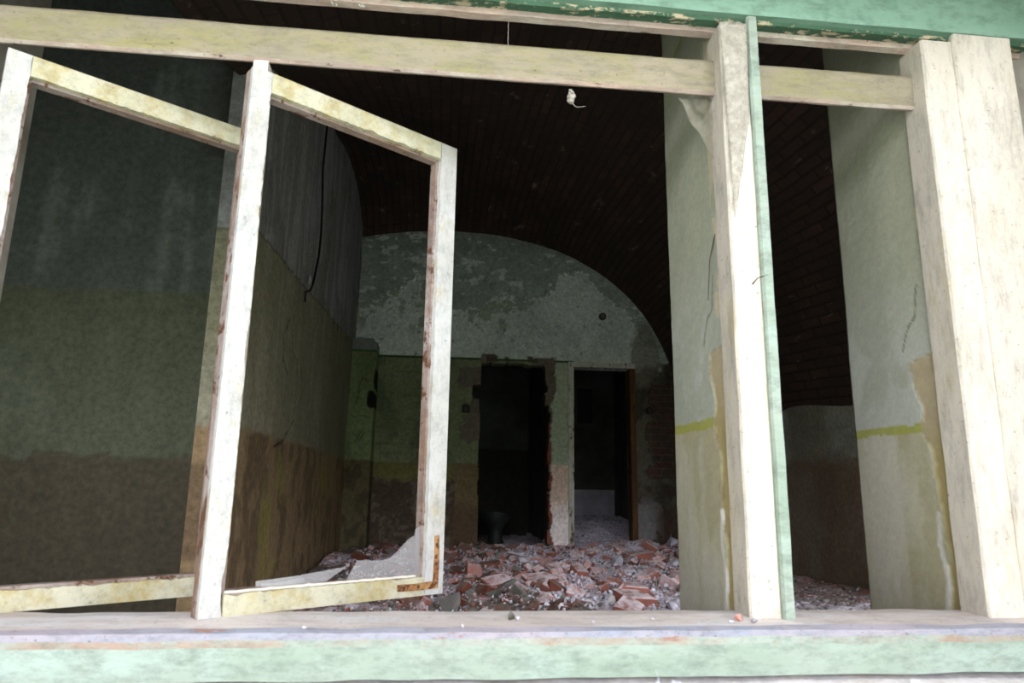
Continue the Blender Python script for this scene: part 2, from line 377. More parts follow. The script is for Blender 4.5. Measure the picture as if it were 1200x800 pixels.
# --- left wall
def left_fn(u, v):    # u = y
    n1 = fbm(u*2.2, v*2.2, 21); n2 = fbm(u*8, v*5, 25); n3 = fbm(u*26, v*26, 29); st = fbm(u*16, v*1.6, 33)
    p = Paint(u.shape, (104, 104, 102))
    p.mix((126, 126, 128), sm(st+n1*.5, .0, .16)*.6)
    p.mix((84, 86, 80), sm(-n1-n2*.4, .02, .16)*.6)
    dl = 1.243+(u-3.53)*.0592+.004*np.sin(u*30)
    lowr = 1-sm(v, dl-.004, dl+.004)
    p.mix((104, 100, 76), lowr*.75); p.mix((84, 84, 66), lowr*sm(u+n1, 5.2, 6.2)*.6)
    p.mix((70, 66, 48), (np.abs(v-dl) < .007)*.8)
    l2 = 1-sm(v, .25+n3*.03, .27+n3*.03)
    p.mix((104, 84, 58), l2*.8); p.mix((70, 58, 42), l2*sm(n2, -.02, .1)*.7); p.mix((112, 104, 52), l2*sm(n1+n2*.4, .1, .2)*.6)
    p.mul(1+st*.35+n3*.2)
    fl = sm(fbm(u*9, v*5, 61), .20, .22)*sm(u, 5.6, 6.2)*sm(v, 1.2, 1.4)*(1-sm(v, 2.2, 2.4))
    p.mix((36, 34, 30), fl*.9)
    cr = seg_dist(u+.012*n2, v+.02*n2, [(4.45, 1.17), (4.40, .97), (4.45, .85), (4.62, .78), (4.70, .62), (4.62, .40), (4.35, .25), (4.1, .20)])
    c2 = seg_dist(u+.03*n2, v, [(4.3, 1.0), (4.15, .86), (4.22, .74), (4.35, .66), (4.32, .52)])
    cm = np.maximum(1-sm(cr, .004, .011), (1-sm(c2, .006, .02))*sm(n3, -.15, 0))
    p.mix((28, 26, 22), cm*.95)
    rel = n1*.03+n2*.008+fl*.012+cm*.015
    return p.c, rel, (v < zleft(u)+.09)
grid_wall('wall_left', 3.4, YF+.05, FZ, 3.2, .0135, left_fn, lambda u, v, d: (XL-d, u, v), .2, M['plaster'])['kind'] = 'structure'

# --- wall that steps back to the left of it (seen through the left bay)
def alc_fn(u, v):
    n1 = fbm(u*2.5, v*2.5, 121); n2 = fbm(u*9, v*9, 125); st = fbm(u*16, v*2, 133)
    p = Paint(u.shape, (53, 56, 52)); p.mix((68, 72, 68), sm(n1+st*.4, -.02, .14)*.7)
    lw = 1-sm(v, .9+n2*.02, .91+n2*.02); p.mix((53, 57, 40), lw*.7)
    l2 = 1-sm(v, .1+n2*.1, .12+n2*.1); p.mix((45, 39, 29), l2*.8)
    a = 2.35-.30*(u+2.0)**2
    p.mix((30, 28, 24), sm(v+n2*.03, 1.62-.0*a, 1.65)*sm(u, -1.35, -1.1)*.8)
    p.mul(1+st*.3+n2*.2); return p.c, n1*.03, np.ones(u.shape, bool)
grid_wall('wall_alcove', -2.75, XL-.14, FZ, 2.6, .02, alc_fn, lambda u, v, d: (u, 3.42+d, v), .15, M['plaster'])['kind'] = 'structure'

# --- right wall
def right_fn(u, v):
    n1 = fbm(u*2.5, v*2.5, 221); n2 = fbm(u*9, v*9, 225)
    p = Paint(u.shape, (96, 94, 82)); p.mix((120, 124, 112), sm(n1, -.02, .14)*.7); p.mix((84, 66, 50), (1-sm(v, .2+n2*.1, .25+n2*.1))*.7)
    p.mul(1+n2*.3); return p.c, n1*.03, ~((u > 2.35) & (u < 3.85) & (v > -.3) & (v < 1.15))  # opening out of view, added to light the room from the right
grid_wall('wall_right', 1.85, YF+.1, FZ, 1.3, .03, right_fn, lambda u, v, d: (2.88+d, u, v), .2, M['plaster'])['kind'] = 'structure'

# --- brick vault
def vault_mesh():
    nx, ny = 130, 190
    xs = np.linspace(-1.1, 2.96, nx+1); ys = np.linspace(1.9, YF+.06, ny+1)
    X, Y = np.meshgrid(xs, ys, indexing='ij'); Z = vault(X, Y)
    Z = Z+.012*fbm(X*4, Y*4, 301)
    arc = np.concatenate([[0], np.cumsum(np.hypot(np.diff(xs), np.diff(arch_s(xs))))])
    P = np.stack([X, Y, Z], -1).reshape(-1, 3); P2 = P+np.array([0, 0, .12])
    N = len(P); I = np.arange(N).reshape(nx+1, ny+1)
    q = np.stack([I[:-1, :-1], I[:-1, 1:], I[1:, 1:], I[1:, :-1]], -1).reshape(-1, 4)
    F = np.concatenate([q, q[:, ::-1]+N])
    me = bpy.data.meshes.new('ceiling'); me.from_pydata(np.concatenate([P, P2]).tolist(), [], F.tolist())
    uv = me.uv_layers.new(name='UVMap'); UV = np.stack([Y, np.repeat(arc[:, None], ny+1, 1)], -1).reshape(-1, 2); UV = np.concatenate([UV, UV])
    li = np.empty(len(me.loops), int); me.loops.foreach_get('vertex_index', li); uv.data.foreach_set('uv', UV[li].astype(np.float32).ravel())
    for p_ in me.polygons: p_.use_smooth = True
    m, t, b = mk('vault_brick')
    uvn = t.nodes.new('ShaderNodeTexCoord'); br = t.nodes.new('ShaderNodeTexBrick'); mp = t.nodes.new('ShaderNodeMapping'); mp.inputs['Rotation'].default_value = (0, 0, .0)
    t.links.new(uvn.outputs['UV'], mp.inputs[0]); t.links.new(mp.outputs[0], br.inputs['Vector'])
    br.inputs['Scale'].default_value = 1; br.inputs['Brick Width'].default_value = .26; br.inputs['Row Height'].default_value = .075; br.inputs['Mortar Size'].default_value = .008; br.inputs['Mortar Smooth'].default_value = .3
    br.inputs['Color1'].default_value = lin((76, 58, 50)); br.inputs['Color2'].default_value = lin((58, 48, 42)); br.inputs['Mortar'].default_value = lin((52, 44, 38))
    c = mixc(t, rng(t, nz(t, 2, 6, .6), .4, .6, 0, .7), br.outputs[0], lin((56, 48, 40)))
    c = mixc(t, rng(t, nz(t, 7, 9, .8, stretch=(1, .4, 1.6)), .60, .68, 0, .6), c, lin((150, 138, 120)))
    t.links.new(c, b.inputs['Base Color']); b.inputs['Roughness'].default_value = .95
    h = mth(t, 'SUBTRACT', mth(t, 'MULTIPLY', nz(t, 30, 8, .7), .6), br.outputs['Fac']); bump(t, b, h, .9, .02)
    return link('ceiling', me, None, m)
vault_mesh()['kind'] = 'structure'

# --- window wall, outer shell, rooms behind
WX0, WX1 = -1.16, 1.2       # window openings run from here to here, with a slim pier at .66-.76
o = boxes('wall_front', [(-3.0, 3.3, 1.5, 1.9, -1.4, -.37), (-3.0, 3.3, 1.5, 1.58, 1.30, 3.8), (-3.0, 3.3, 1.58, 1.9, 1.62, 3.8), (-3.0, -2.7, 1.5, 1.9, -.37, 1.7), (-1.6, WX0, 1.5, 1.9, -.37, 1.7), (1.212, 1.6, 1.5, 1.9, -.37, 1.7), (2.84, 3.3, 1.5, 1.9, -.37, 1.7), (.672, .745, 1.54, 1.9, -.37, 1.7)], M['masonry']); tag(o, kind='structure')  # outermost window openings are unseen, added to let more sky in
o = boxes('wall_back', [(-3.0, 3.3, 10.2, 10.4, FZ, 3.8)], M['roomwall']); tag(o, kind='structure')
o = boxes('wall_outer', [(-3.0, -2.75, 1.9, 10.2, FZ, 3.8), (3.1, 3.3, 1.9, 2.3, FZ, 3.8), (3.1, 3.3, 3.9, 10.2, FZ, 3.8), (3.1, 3.3, 2.3, 3.9, FZ, -.3), (3.1, 3.3, 2.3, 3.9, 1.15, 3.8)], M['masonry']); tag(o, kind='structure')  # hole on the right continues the unseen opening added for light
o = boxes('wall_added_shade', [(-3.1, 3.4, .6, 1.499, 1.37, 3.8), (-1.62, -1.40, .6, 1.499, -1.4, 1.37), (1.52, 1.60, .6, 1.499, -1.4, 1.37)], M['masonry']); tag(o, kind='structure')  # unseen soffit and side fins added to shade the window frame
o = boxes('roof', [(-3.1, 3.4, 1.4, 10.5, 3.8, 4.0)], M['masonry']); tag(o, kind='structure')
o = boxes('floor', [(-3.0, 3.3, 1.9, 10.4, -1.0, FZ+.005)], M['slab']); tag(o, kind='structure')
o = boxes('wall_partition', [(1.33, 1.45, 7.8, 10.2, FZ, 2.6), (-.2, -.05, 7.8, 10.2, FZ, 2.6), (2.62, 2.74, 7.8, 10.2, FZ, 2.6), (-.2, 2.74, 7.8, 10.2, 2.4, 2.5)], M['roomwall']); tag(o, kind='structure')
o = boxes('ground', [(-25, 25, -30, 1.5, -1.5, -1.4)], M['ground']); tag(o, kind='structure')
o = boxes('trim_1', [(1.46, 2.6, 10.17, 10.2, FZ, -.02)], M['roomlow']); tag(o, kind='structure')  # paler band along the foot of the right back room
o = boxes('trim_2', [(-.05, 1.33, 10.17, 10.2, FZ, .53)], M['dark']); tag(o, kind='structure')  # darker lower part of the left back room's wall

# --- plastered window reveals
def jamb_fn(seed):
    def fn(u, v):   # u = y 1.5..1.9
        n1 = fbm(u*5, v*3, seed); n2 = fbm(u*18, v*14, seed+4); n3 = fbm(u*60, v*60, seed+8); st = fbm(u*24, v*2, seed+12)
        p = Paint(u.shape, (158, 160, 140)); p.mix((172, 174, 164), sm(1.0-v+n1*.5, .35, .7)); p.mix((146, 150, 130), sm(n1+n2*.5, .0, .15)*.5)
        lo = 1-sm(v, .157+n3*.01, .163+n3*.01)
        p.mix((172, 168, 146), lo); p.mix((156, 150, 118), lo*sm(n1+st*.3+(1.78-u)*.5, .02, .16)*.7); p.mix((188, 184, 174), lo*sm(-n1-st*.3, .04, .16)*.5)
        ln = (np.abs(v-.162-n2*.012) < .011+n3*.008); p.mix((150, 152, 62), ln*.85)
        b = np.interp(v, [-.4, -.1, .1, .18, .26, .33, .36], [1.575, 1.58, 1.60, 1.615, 1.63, 1.635, 1.40])+n2*.05
        bare = (u < b)*1.0; p.mix((170, 156, 128), bare); p.mix((152, 138, 76), bare*sm(.2-v+n1*.3, .0, .15)*.6)
        edge = (np.abs(u-b) < .005)*sm(n2, -.1, .1)*(v > -.15); p.mix((120, 108, 90), edge*.6)
        sp = seg_dist(u+n3*.01, v, [(1.595, -.05), (1.60, -.12), (1.585, -.2), (1.60, -.28)]); p.mix((205, 203, 196), (1-sm(sp, .004, .012))*.8)
        bl = sm(-np.hypot((u-1.54)/.025, (v+.12)/.08)+n2, -1, -.8); p.mix((120, 96, 70), bl*.7)
        up_ = (u < 1.63)*sm(v, .34, .37)*sm(n2-.04, -.02, .02)*(u < 1.56+n1*.1); p.mix((188, 176, 150), up_*.8)
        cr = seg_dist(u+n2*.012, v+n2*.012, [(1.66, .36), (1.63, .42), (1.60, .44), (1.585, .52)]); p.mix((90, 96, 70), (1-sm(cr, .0015, .004))*.8)
        p.mul(1+n3*.12+n2*.08); return p.c, bare*.004+n1*.006+n3*.0015+.002, np.ones(u.shape, bool)
    return fn
grid_wall('wall_pier', 1.5, 1.9, -.40, 1.64, .004, jamb_fn(401), lambda u, v, d: (.66+d, u, v), .012, M['jamb'])['kind'] = 'structure'
grid_wall('wall_reveal', 1.5, 1.9, -.40, 1.64, .006, jamb_fn(431), lambda u, v, d: (1.2+d, u, v), .012, M['jamb'])['kind'] = 'structure'

# --- timber window frame
wf = empty('window_1', (0, 1.5, -.26)); tag(wf, kind='structure')
def par(o):
    o.parent = wf; o.matrix_parent_inverse = Matrix.Translation((0, -1.5, .26)); return o
XA, XB = -1.30, 1.50
par(profile_x('head', [(1.516, 1.132, 0), (1.495, 1.134, 0), (1.492, 1.146, 1), (1.462, 1.143, 1), (1.458, 1.150, 2), (1.444, 1.154, 3), (1.440, 1.162, 3), (1.438, 1.36, 3), (1.516, 1.36, 0)], XA, XB, [M['primer'], M['green_dark'], M['green_mid'], M['green_light']], n=160, wob=.002))
par(profile_x('transom', [(1.520, .970, 1), (1.508, .966, 1), (1.500, .972, 0), (1.498, .982, 0), (1.505, .985, 0), (1.502, 1.0, 0), (1.50, 1.052, 0), (1.506, 1.060, 0), (1.520, 1.060, 0)], -1.24, 1.24, [M['cream'], M['primer']], n=140, wob=.0014, seed=3))
par(profile_x('sill', [(1.56, -.259, 0), (1.505, -.257, 0), (1.405, -.262, 1), (1.388, -.268, 1), (1.384, -.279, 2), (1.3855, -.292, 3), (1.388, -.350, 3), (1.50, -.365, 3), (1.56, -.365, 0)], XA, XB, [M['sill_white'], M['sill_blue'], M['sill_salmon'], M['green_sill']], n=160, wob=.003, seed=5))
def upright(name, x0, x1, y0, y1, z0, z1, mats, seed, n=70, wob=.0016, lip=None):
    bm = bmesh.new(); prof = [(x0, y1), (x0, y0+.006), (x0+.004, y0), (x1, y0), (x1, y1)]; rings = []
    for i in range(n+1):
        z = z0+(z1-z0)*i/n
        rings.append([bm.verts.new((x+wob*mnoise.noise((z*8, k*2., seed)), y+wob*mnoise.noise((z*8, k*2., seed+5)), z)) for k, (x, y) in enumerate(prof)])
    for a, b in zip(rings, rings[1:]):
        for k in range(5): bm.faces.new((a[k], a[(k+1) % 5], b[(k+1) % 5], b[k]))
    bm.faces.new(rings[0]); bm.faces.new(rings[-1][::-1])
    return par(from_bm(name, bm, mats))
upright('post', .658, .735, 1.460, 1.54, -.262, 1.134, M['creamv'], 11)
upright('casing', .724, .748, 1.446, 1.47, -.262, 1.152, M['green_sill'], 12)
upright('post', 1.19, 1.30, 1.455, 1.54, -.262, 1.134, M['creamv'], 13)
upright('casing', 1.272, 1.43, 1.446, 1.47, -.262, 1.152, M['creamv'], 14)
upright('post', -.460, -.425, 1.50, 1.55, -.262, .965, M['creamv'], 15)
upright('post', -1.20, -1.12, 1.46, 1.54, -.262, 1.134, M['creamv'], 16)

# outer ledge of rough stone below the green board
def ledge_fn(u, v):
    n = fbm(u*14, v*14, 501); p = Paint(u.shape, (206, 200, 200)); p.mix((170, 160, 150), sm(n, .0, .15)*.6); return p.c, -.012*n, np.ones(u.shape, bool)
grid_wall('trim_3', -1.5, 1.6, 1.12, 1.5, .012, ledge_fn, lambda u, v, d: (u, v, -.362-(1.39-v)*.10-d), .08, M['stone'])['kind'] = 'structure'

# --- frame of the right-hand doorway
df = empty('door_1', (1.81, YF, -.64)); tag(df, kind='structure')
def pd(o): o.parent = df; o.matrix_parent_inverse = Matrix.Translation((-1.81, -YF, .64)); return o
def jag(name, x0, x1, y0, y1, z0, z1, mat, seed, amp=.006):
    bm = bmesh.new(); n = 60; rings = []
    hor = (x1-x0) > (z1-z0); L = (x1-x0) if hor else (z1-z0)
    for i in range(n+1):
        t_ = L*i/n
        q = [(x0+t_, y, z) for y, z in ((y0, z0), (y0, z1), (y1, z1), (y1, z0))] if hor else [(x, y, z0+t_) for x, y in ((x0, y0), (x1, y0), (x1, y1), (x0, y1))]
        rings.append([bm.verts.new(Vector(c)+Vector((mnoise.noise((t_*14, k, seed)), mnoise.noise((t_*14, k, seed+3))*.5, mnoise.noise((t_*14, k, seed+6))*(1 if hor else 0)))*amp) for k, c in enumerate(q)])
    for a, b in zip(rings, rings[1:]):
        for k in range(4): bm.faces.new((a[k], a[(k+1) % 4], b[(k+1) % 4], b[k]))
    bm.faces.new(rings[0]); bm.faces.new(rings[-1][::-1])
    return from_bm(name, bm, mat)
pd(jag('door_post', 1.432, 1.492, YF-.025, YF+.12, -.70, 1.335, M['doorwhite'], 1))
pd(jag('door_head', 1.432, 2.195, YF-.025, YF+.12, 1.337, 1.392, M['doorwhite'], 2, .004))
pd(jag('door_post', 2.135, 2.195, YF-.03, YF+.12, -.70, 1.335, M['doorrust'], 3))
# remains of the door leaf standing half open in the room behind, and the dark window of that room
bw = empty('window_2', (2.1, 10.17, 1.2)); tag(bw, kind='structure')
for nm, b_, m_ in (('window_frame', [(2.0, 2.04, 10.12, 10.19, .9, 1.5), (2.28, 2.32, 10.12, 10.19, .9, 1.5), (2.04, 2.28, 10.12, 10.19, 1.46, 1.5), (2.04, 2.28, 10.12, 10.19, .9, .94)], M['roomwall']), ('pane', [(2.04, 2.28, 10.15, 10.16, .94, 1.46)], M['black'])):
    o = boxes(nm, b_, m_); o.parent = bw; o.matrix_parent_inverse = Matrix.Translation((-2.1, -10.17, -1.2))

# --- flue pier in the far left corner
def pier_fn(u, v):
    n1 = fbm(u*4, v*3, 601); n2 = fbm(u*14, v*9, 605); n3 = fbm(u*40, v*40, 609)
    p = Paint(u.shape, (86, 96, 66)); p.mix((70, 78, 51), sm(n1, -.05, .12)*.7); p.mix((88, 92, 86), sm(v, 1.385, 1.39))
    p.mix((40, 65, 30), (np.abs(v-1.385) < .012)*.9)
    lo = 1-sm(v, .24+n3*.03, .26+n3*.03); p.mix((65, 57, 39), lo*.9); p.mix((47, 42, 31), lo*sm(n2, 0, .1)*.7)
    for q in ([(-.86, .95), (-.80, 1.1), (-.74, 1.05)], [(-.86, .82), (-.82, .98)], [(-.88, .52), (-.80, .45), (-.76, .52)], [(-.85, .42), (-.78, .55)], [(-.9, .7), (-.7, .69)]):
        d = seg_dist(u+n2*.04, v+n2*.05, q); p.mix((31, 34, 23), (1-sm(d, .002, .010))*.55)
    h = sm(-np.hypot((u+.70)/.05, (v-.86)/.10)+n2, -1, -.8)+sm(-np.hypot((u+.66)/.03, (v-1.12)/.14)+n2, -1, -.8); p.mix((12, 12, 9), h)
    p.mul(1+n3*.25); return p.c, h*.03+n2*.01, (v < 1.52+n2*.05-.03*sm(u, -.72, -.68))
grid_wall('wall_flue', XL-.02, -.675, FZ, 1.56, .01, pier_fn, lambda u, v, d: (u, 7.28+d, v), .33, M['plaster'])['kind'] = 'structure'

# ================================================================== RUBBLE FLOOR
def bed(x, y):
    x = np.asarray(x, float); y = np.asarray(y, float)
    z = -.63+.10*fbm(x*1.3, y*1.3, 701)+.07*fbm(x*4, y*4, 705)+.035*fbm(x*13, y*13, 709)
    z = z+.24*sm(y, 7.5, 9.6)*sm(x, 1.3, 1.6)*(1-sm(x, 2.7, 2.9))                    # dust slope into the right-hand room
    z = z+.07*np.exp(-((x-1.95)**2/.25+(y-6.9)**2/.15))-.05*sm(y, 7.6, 8)*(x < 1.3)
    z = z-.05*sm(-y, -4.2, -3.0)
    return z
def bedf(x, y): return float(bed(np.array([x]), np.array([y]))[0])
def bed_fn(u, v):
    n1 = fbm(u*1.6, v*1.6, 721); n2 = fbm(u*7, v*7, 725); n3 = fbm(u*28, v*28, 729); n4 = fbm(u*60, v*60, 733, 3)
    p = Paint(u.shape, (128, 116, 110)); p.mix((186, 178, 186), sm(n1+n2*.5+.25*np.exp(-((u-1.3)**2)/.5)-.06, -.02, .12)*.8)  # pale dust, painted lighter along the lit middle of the floor
    p.mix((200, 194, 206), sm(v, 6.9, 7.8)*sm(u, 1.2, 1.5)*.95)  # pale dust, lightened further where window light reaches the doorway slope
    p.mix((142, 78, 60), sm(n2-n1*.4, .06, .12)*.55*(1-sm(v, 7.2, 7.8))); p.mix((74, 66, 54), sm(-n1-n2*.3-sm(u, .3, 1.0)*.12, -.02, .1)*.6)
    p.mix((214, 208, 214), sm(n4, .2, .26)*.7); p.mix((36, 30, 26), sm(-n4-n3*.5, .13, .22)*.9)  # dark gaps between lumps: shade put into the colour of the hollows
    return p.c, -(bed(u, v)+.03*n3+.014*n4), np.ones(u.shape, bool)
def bed_part(x0, x1, y0, y1, keepf, lab):
    def f(u, v): c, r_, k = bed_fn(u, v); return c, r_, k & keepf(u, v)
    tag(grid_wall('rubble_bed', x0, x1, y0, y1, .0165, f, lambda u, v, d: (u, v, -d), .792, M['rubblebed']), lab, 'rubble', kind='stuff')
bed_part(XL+.03, 2.86, 1.92, YF-.03, lambda u, v: (u > -.66) | (v < 7.26), 'bed of pale mortar dust and crushed brick covering the floor')
bed_part(1.465, 2.60, YF-.03, 10.15, lambda u, v: ((u > 1.50) & (u < 2.13)) | (v > 7.81), 'pale dusty rubble slope rising into the framed doorway')
bed_part(-.04, 1.32, YF-.03, 10.15, lambda u, v: ((u > .50) & (u < 1.19)) | (v > 7.81), 'dark rubble on the floor behind the broken doorway')

def hull_mesh(pts, name, mat, bev=.004):
    bm = bmesh.new()
    for p_ in pts: bm.verts.new(p_)
    r = bmesh.ops.convex_hull(bm, input=bm.verts)
    bmesh.ops.delete(bm, geom=[v for v in bm.verts if not v.link_faces], context='VERTS')
    if bev: 
        try: bmesh.ops.bevel(bm, geom=list(bm.edges), offset=bev, segments=1, affect='EDGES')
        except Exception: pass
    me = bpy.data.meshes.new(name); bmesh.ops.recalc_face_normals(bm, faces=bm.faces); bm.to_mesh(me); bm.free(); me.materials.append(mat); return me
def brick_pts(l, w, h, rnd, broken=True):
    P_ = []
    for y in (-w/2, w/2):
        for z in (-h/2, h/2):
            P_.append((-l/2*(rnd.uniform(.6, 1.0) if broken and rnd.random() < .6 else 1), y, z)); P_.append((l/2*(rnd.uniform(.35, 1.0) if broken else 1), y, z))
    if broken:
        P_ += [(l/2*rnd.uniform(.7, 1.1), rnd.uniform(-w/3, w/3), rnd.uniform(-h/3, h/3)) for _ in range(3)]
    return P_
def chunk_pts(a, b, c, rnd, n=12):
    out = []
    for _ in range(n):
        v = Vector((rnd.gauss(0, 1), rnd.gauss(0, 1), rnd.gauss(0, 1))).normalized(); out.append((v.x*a*rnd.uniform(.75, 1), v.y*b*rnd.uniform(.75, 1), v.z*c*rnd.uniform(.7, 1)))
    return out
R = random.Random(11)
BR = [hull_mesh(brick_pts(l, .12, .065, R), 'broken_brick', M['brick']) for l in (.24, .20, .17, .15, .13, .11, .19, .10)]
BD = [hull_mesh(brick_pts(l, .115, .062, R), 'broken_brick', M['brickdark']) for l in (.22, .17, .14, .12, .10)]
BF = [hull_mesh(brick_pts(l, .07, .045, R), 'brick_fragment', M['brick'], .003) for l in (.08, .07, .09, .06)]
PC = [hull_mesh(chunk_pts(a, a*.8, a*.38, R), 'mortar_chunk', M['plasterchunk'], .003) for a in (.07, .055, .045, .085)]
GC = [hull_mesh(chunk_pts(a, a*.8, a*.35, R), 'mortar_chunk', M['greychunk'], .003) for a in (.08, .06, .05, .10)]
FULL = hull_mesh(brick_pts(.25, .12, .065, R, False), 'whole_brick', M['brick'])
def drop(name, me, x, y, sink=.4, rot=None, s=1.0, lift=0):
    o = bpy.data.objects.new(name, me); C.objects.link(o)
    if rot is None: rot = (R.gauss(0, .38), R.gauss(0, .38), R.uniform(0, 2*PI))
    hz = max(v.co.z for v in me.vertices)
    o.rotation_euler = rot; o.scale = (s, s, s); o.location = (x, y, bedf(x, y)+hz*s*(1-2*sink*.5)+lift)
    return o
def visible(x, y):     # seen past the open casement and the jambs
    k = x/y
    return (-.03 if y < 5 else -.12) < k < .37 and x < 2.75 and y > 3.3
# fragments that can be told apart
named = [
 ('broken_brick', BR[3], 'brick', 'red half brick standing on end at the left of the rubble beside the casement', (.30, 5.35), (1.35, .1, .5), 1.1),
 ('broken_brick', BR[1], 'brick', 'tilted red brick with lit face in front of the upright half brick', (.42, 4.72), (.35, -.15, .25), 1.0),
 ('broken_brick', BR[0], 'brick', 'large dusty brown brick lying right of the tilted red brick', (.72, 4.85), (.3, -.1, .2), 1.0),
 ('broken_brick', BR[2], 'brick', 'small square brick end lying alone on grey mortar near the sill', (.52, 4.28), (.5, 0, 1.3), .8),
 ('broken_brick', BR[4], 'brick', 'bright red brick end lying in pale dust at the middle of the floor', (1.10, 5.35), (.4, .1, .3), 1.0),
 ('whole_brick', FULL, 'brick', 'whole brick with white dusty top lying below the rusty brown door post', (1.86, 6.45), (.12, -.08, .15), 1.0),
 ('broken_brick', BR[6], 'brick', 'brick leaning against the whole brick at the foot of the rusty door post', (2.08, 6.72), (.2, .55, -.4), 1.0),
 ('broken_brick', BR[0], 'brick', 'broad flat red brick just behind the sill at the floor centre', (1.12, 3.95), (.25, .1, .4), 1.05),
 ('broken_brick', BR[1], 'brick', 'red brick flecked with white mortar beside the white stone', (1.02, 3.72), (.35, -.2, 1.0), 1.05),
 ('broken_brick', BR[6], 'brick', 'flat red brick lying behind the white mortar flecked brick', (1.22, 4.3), (.1, .1, .1), 1.1),
]
for n_, me_, c_, lab, (x, y), rot, s in named:
    tag(drop(n_, me_, x, y, .35, rot, s, .012), lab, c_)
whites = [
 ('plaster_chunk', 'oval white lump of plaster lying just behind the sill', (1.24, 3.70), (.075, .05, .035)),
 ('plaster_chunk', 'pale upright slab of mortar leaning left of the whole brick', (1.58, 6.1), (.07, .05, .11)),
 ('plaster_chunk', 'small bluish white block right of the whole brick', (2.02, 5.9), (.07, .06, .05)),
 ('plaster_chunk', 'large pale sheet of plaster lying by the right jamb', (2.33, 6.35), (.17, .10, .04)),
 ('plaster_chunk', 'pale plaster slab in the dark corner right of the rusty door post', (2.38, 7.0), (.12, .08, .06)),
 ('plaster_chunk', 'pinkish plaster lump in the dark far right corner', (2.28, 7.35), (.12, .09, .05)),
 ('plaster_chunk', 'crumbled white plaster lump lying before the left doorway', (.80, 6.6), (.10, .08, .05)),
]
for n_, lab, (x, y), (a, b, c_) in whites:
    me_ = hull_mesh(chunk_pts(a, b, c_, R, 16), n_, M['palechunk'], .004); tag(drop(n_, me_, x, y, .4, (R.uniform(-.2, .2), R.uniform(-.2, .2), R.uniform(0, 3)), 1, .015), lab, 'plaster')
used = [(x, y) for *_, (x, y), _, _ in [(n[0], n[1], n[2], n[3], n[4], 0, 0) for n in named]]+[w[2] for w in whites]
def to_px(o):
    p_ = Vector(o.location); d = p_.dot(fw); return (600+F_PX*p_.dot(rt)/d, 400-F_PX*p_.dot(up)/d)
ORD = ['first', 'second', 'third', 'fourth', 'fifth', 'sixth', 'seventh', 'eighth', 'ninth', 'tenth', 'eleventh', 'twelfth', 'thirteenth', 'fourteenth', 'fifteenth', 'sixteenth', 'seventeenth', 'eighteenth', 'nineteenth', 'twentieth']
def scatter(n, meshes, name, cat, words, group, cond, sink, smin, smax, lift=0, mind=.16):
    """words(size) -> look; the rest of each label comes from where the piece lies"""
    k = 0; tries = 0; loc = list(used); cells = {}
    while k < n and tries < n*60:
        tries += 1; y = 3.3+(R.random()**.75)*4.2; x = R.uniform(-.6, 2.75)
        if not visible(x, y) or not cond(x, y) or any((x-a)**2+(y-b)**2 < mind**2 for a, b in loc): continue
        loc.append((x, y)); sc = R.uniform(smin, smax); mi = R.randrange(len(meshes)); o = drop(name, meshes[mi], x, y, sink, None, sc, lift); k += 1
        ex = (max(v.co.x for v in meshes[mi].vertices)-min(v.co.x for v in meshes[mi].vertices))*sc
        X, Y = to_px(o)
        zx = 'below the left doorway' if 560 <= X < 645 else 'between the doorways' if 645 <= X < 672 else 'below the framed doorway' if 672 <= X < 742 else 'by the right reveal' if X >= 742 else 'beside the casement'
        zy = 'just behind the sill' if Y > 700 else 'in the near rubble' if Y > 682 else 'in mid rubble' if Y > 662 else 'near the far wall'
        cells.setdefault((words(ex), zy, zx), []).append((X, o))
    for (w, zy, zx), L in cells.items():
        L.sort(key=lambda t_: t_[0])
        for i_, (_, o) in enumerate(L):
            tail = '' if len(L) == 1 else (', left one' if i_ == 0 else ', right one') if len(L) == 2 else ', leftmost' if i_ == 0 else ', rightmost' if i_ == len(L)-1 else ', '+ORD[min(i_, 19)]+' from left'
            tag(o, f'{w} {zy} {zx}{tail}', cat, group)
def sz(a, b, lo, hi): return lambda e: ('small ' if e < lo else 'large ' if e > hi else '')+a
scatter(80, BR, 'broken_brick', 'brick', sz('dusty red brick', '', .11, .16), 'red broken bricks in the rubble', lambda x, y: x > .35+.05*y-.1, .95, .6, 1.05, .0, .15)
scatter(45, BD, 'broken_brick', 'brick', sz('dark brown brick', '', .11, .15), 'dark broken bricks on the left of the rubble', lambda x, y: x < .55+.05*y, .9, .7, 1.15, .0, .16)
scatter(80, BF, 'brick_fragment', 'brick', sz('red brick scrap', '', .055, .075), 'small brick fragments', lambda x, y: True, .3, .6, 1.1, .01, .09)
scatter(110, PC, 'mortar_chunk', 'mortar', sz('pale mortar lump', '', .06, .10), 'pale mortar lumps', lambda x, y: x > .35, .4, .35, 1.0, .008, .09)
scatter(60, GC, 'mortar_chunk', 'mortar', sz('grey mortar lump', '', .08, .12), 'grey mortar lumps', lambda x, y: x < .7, .4, .5, 1.1, .008, .1)
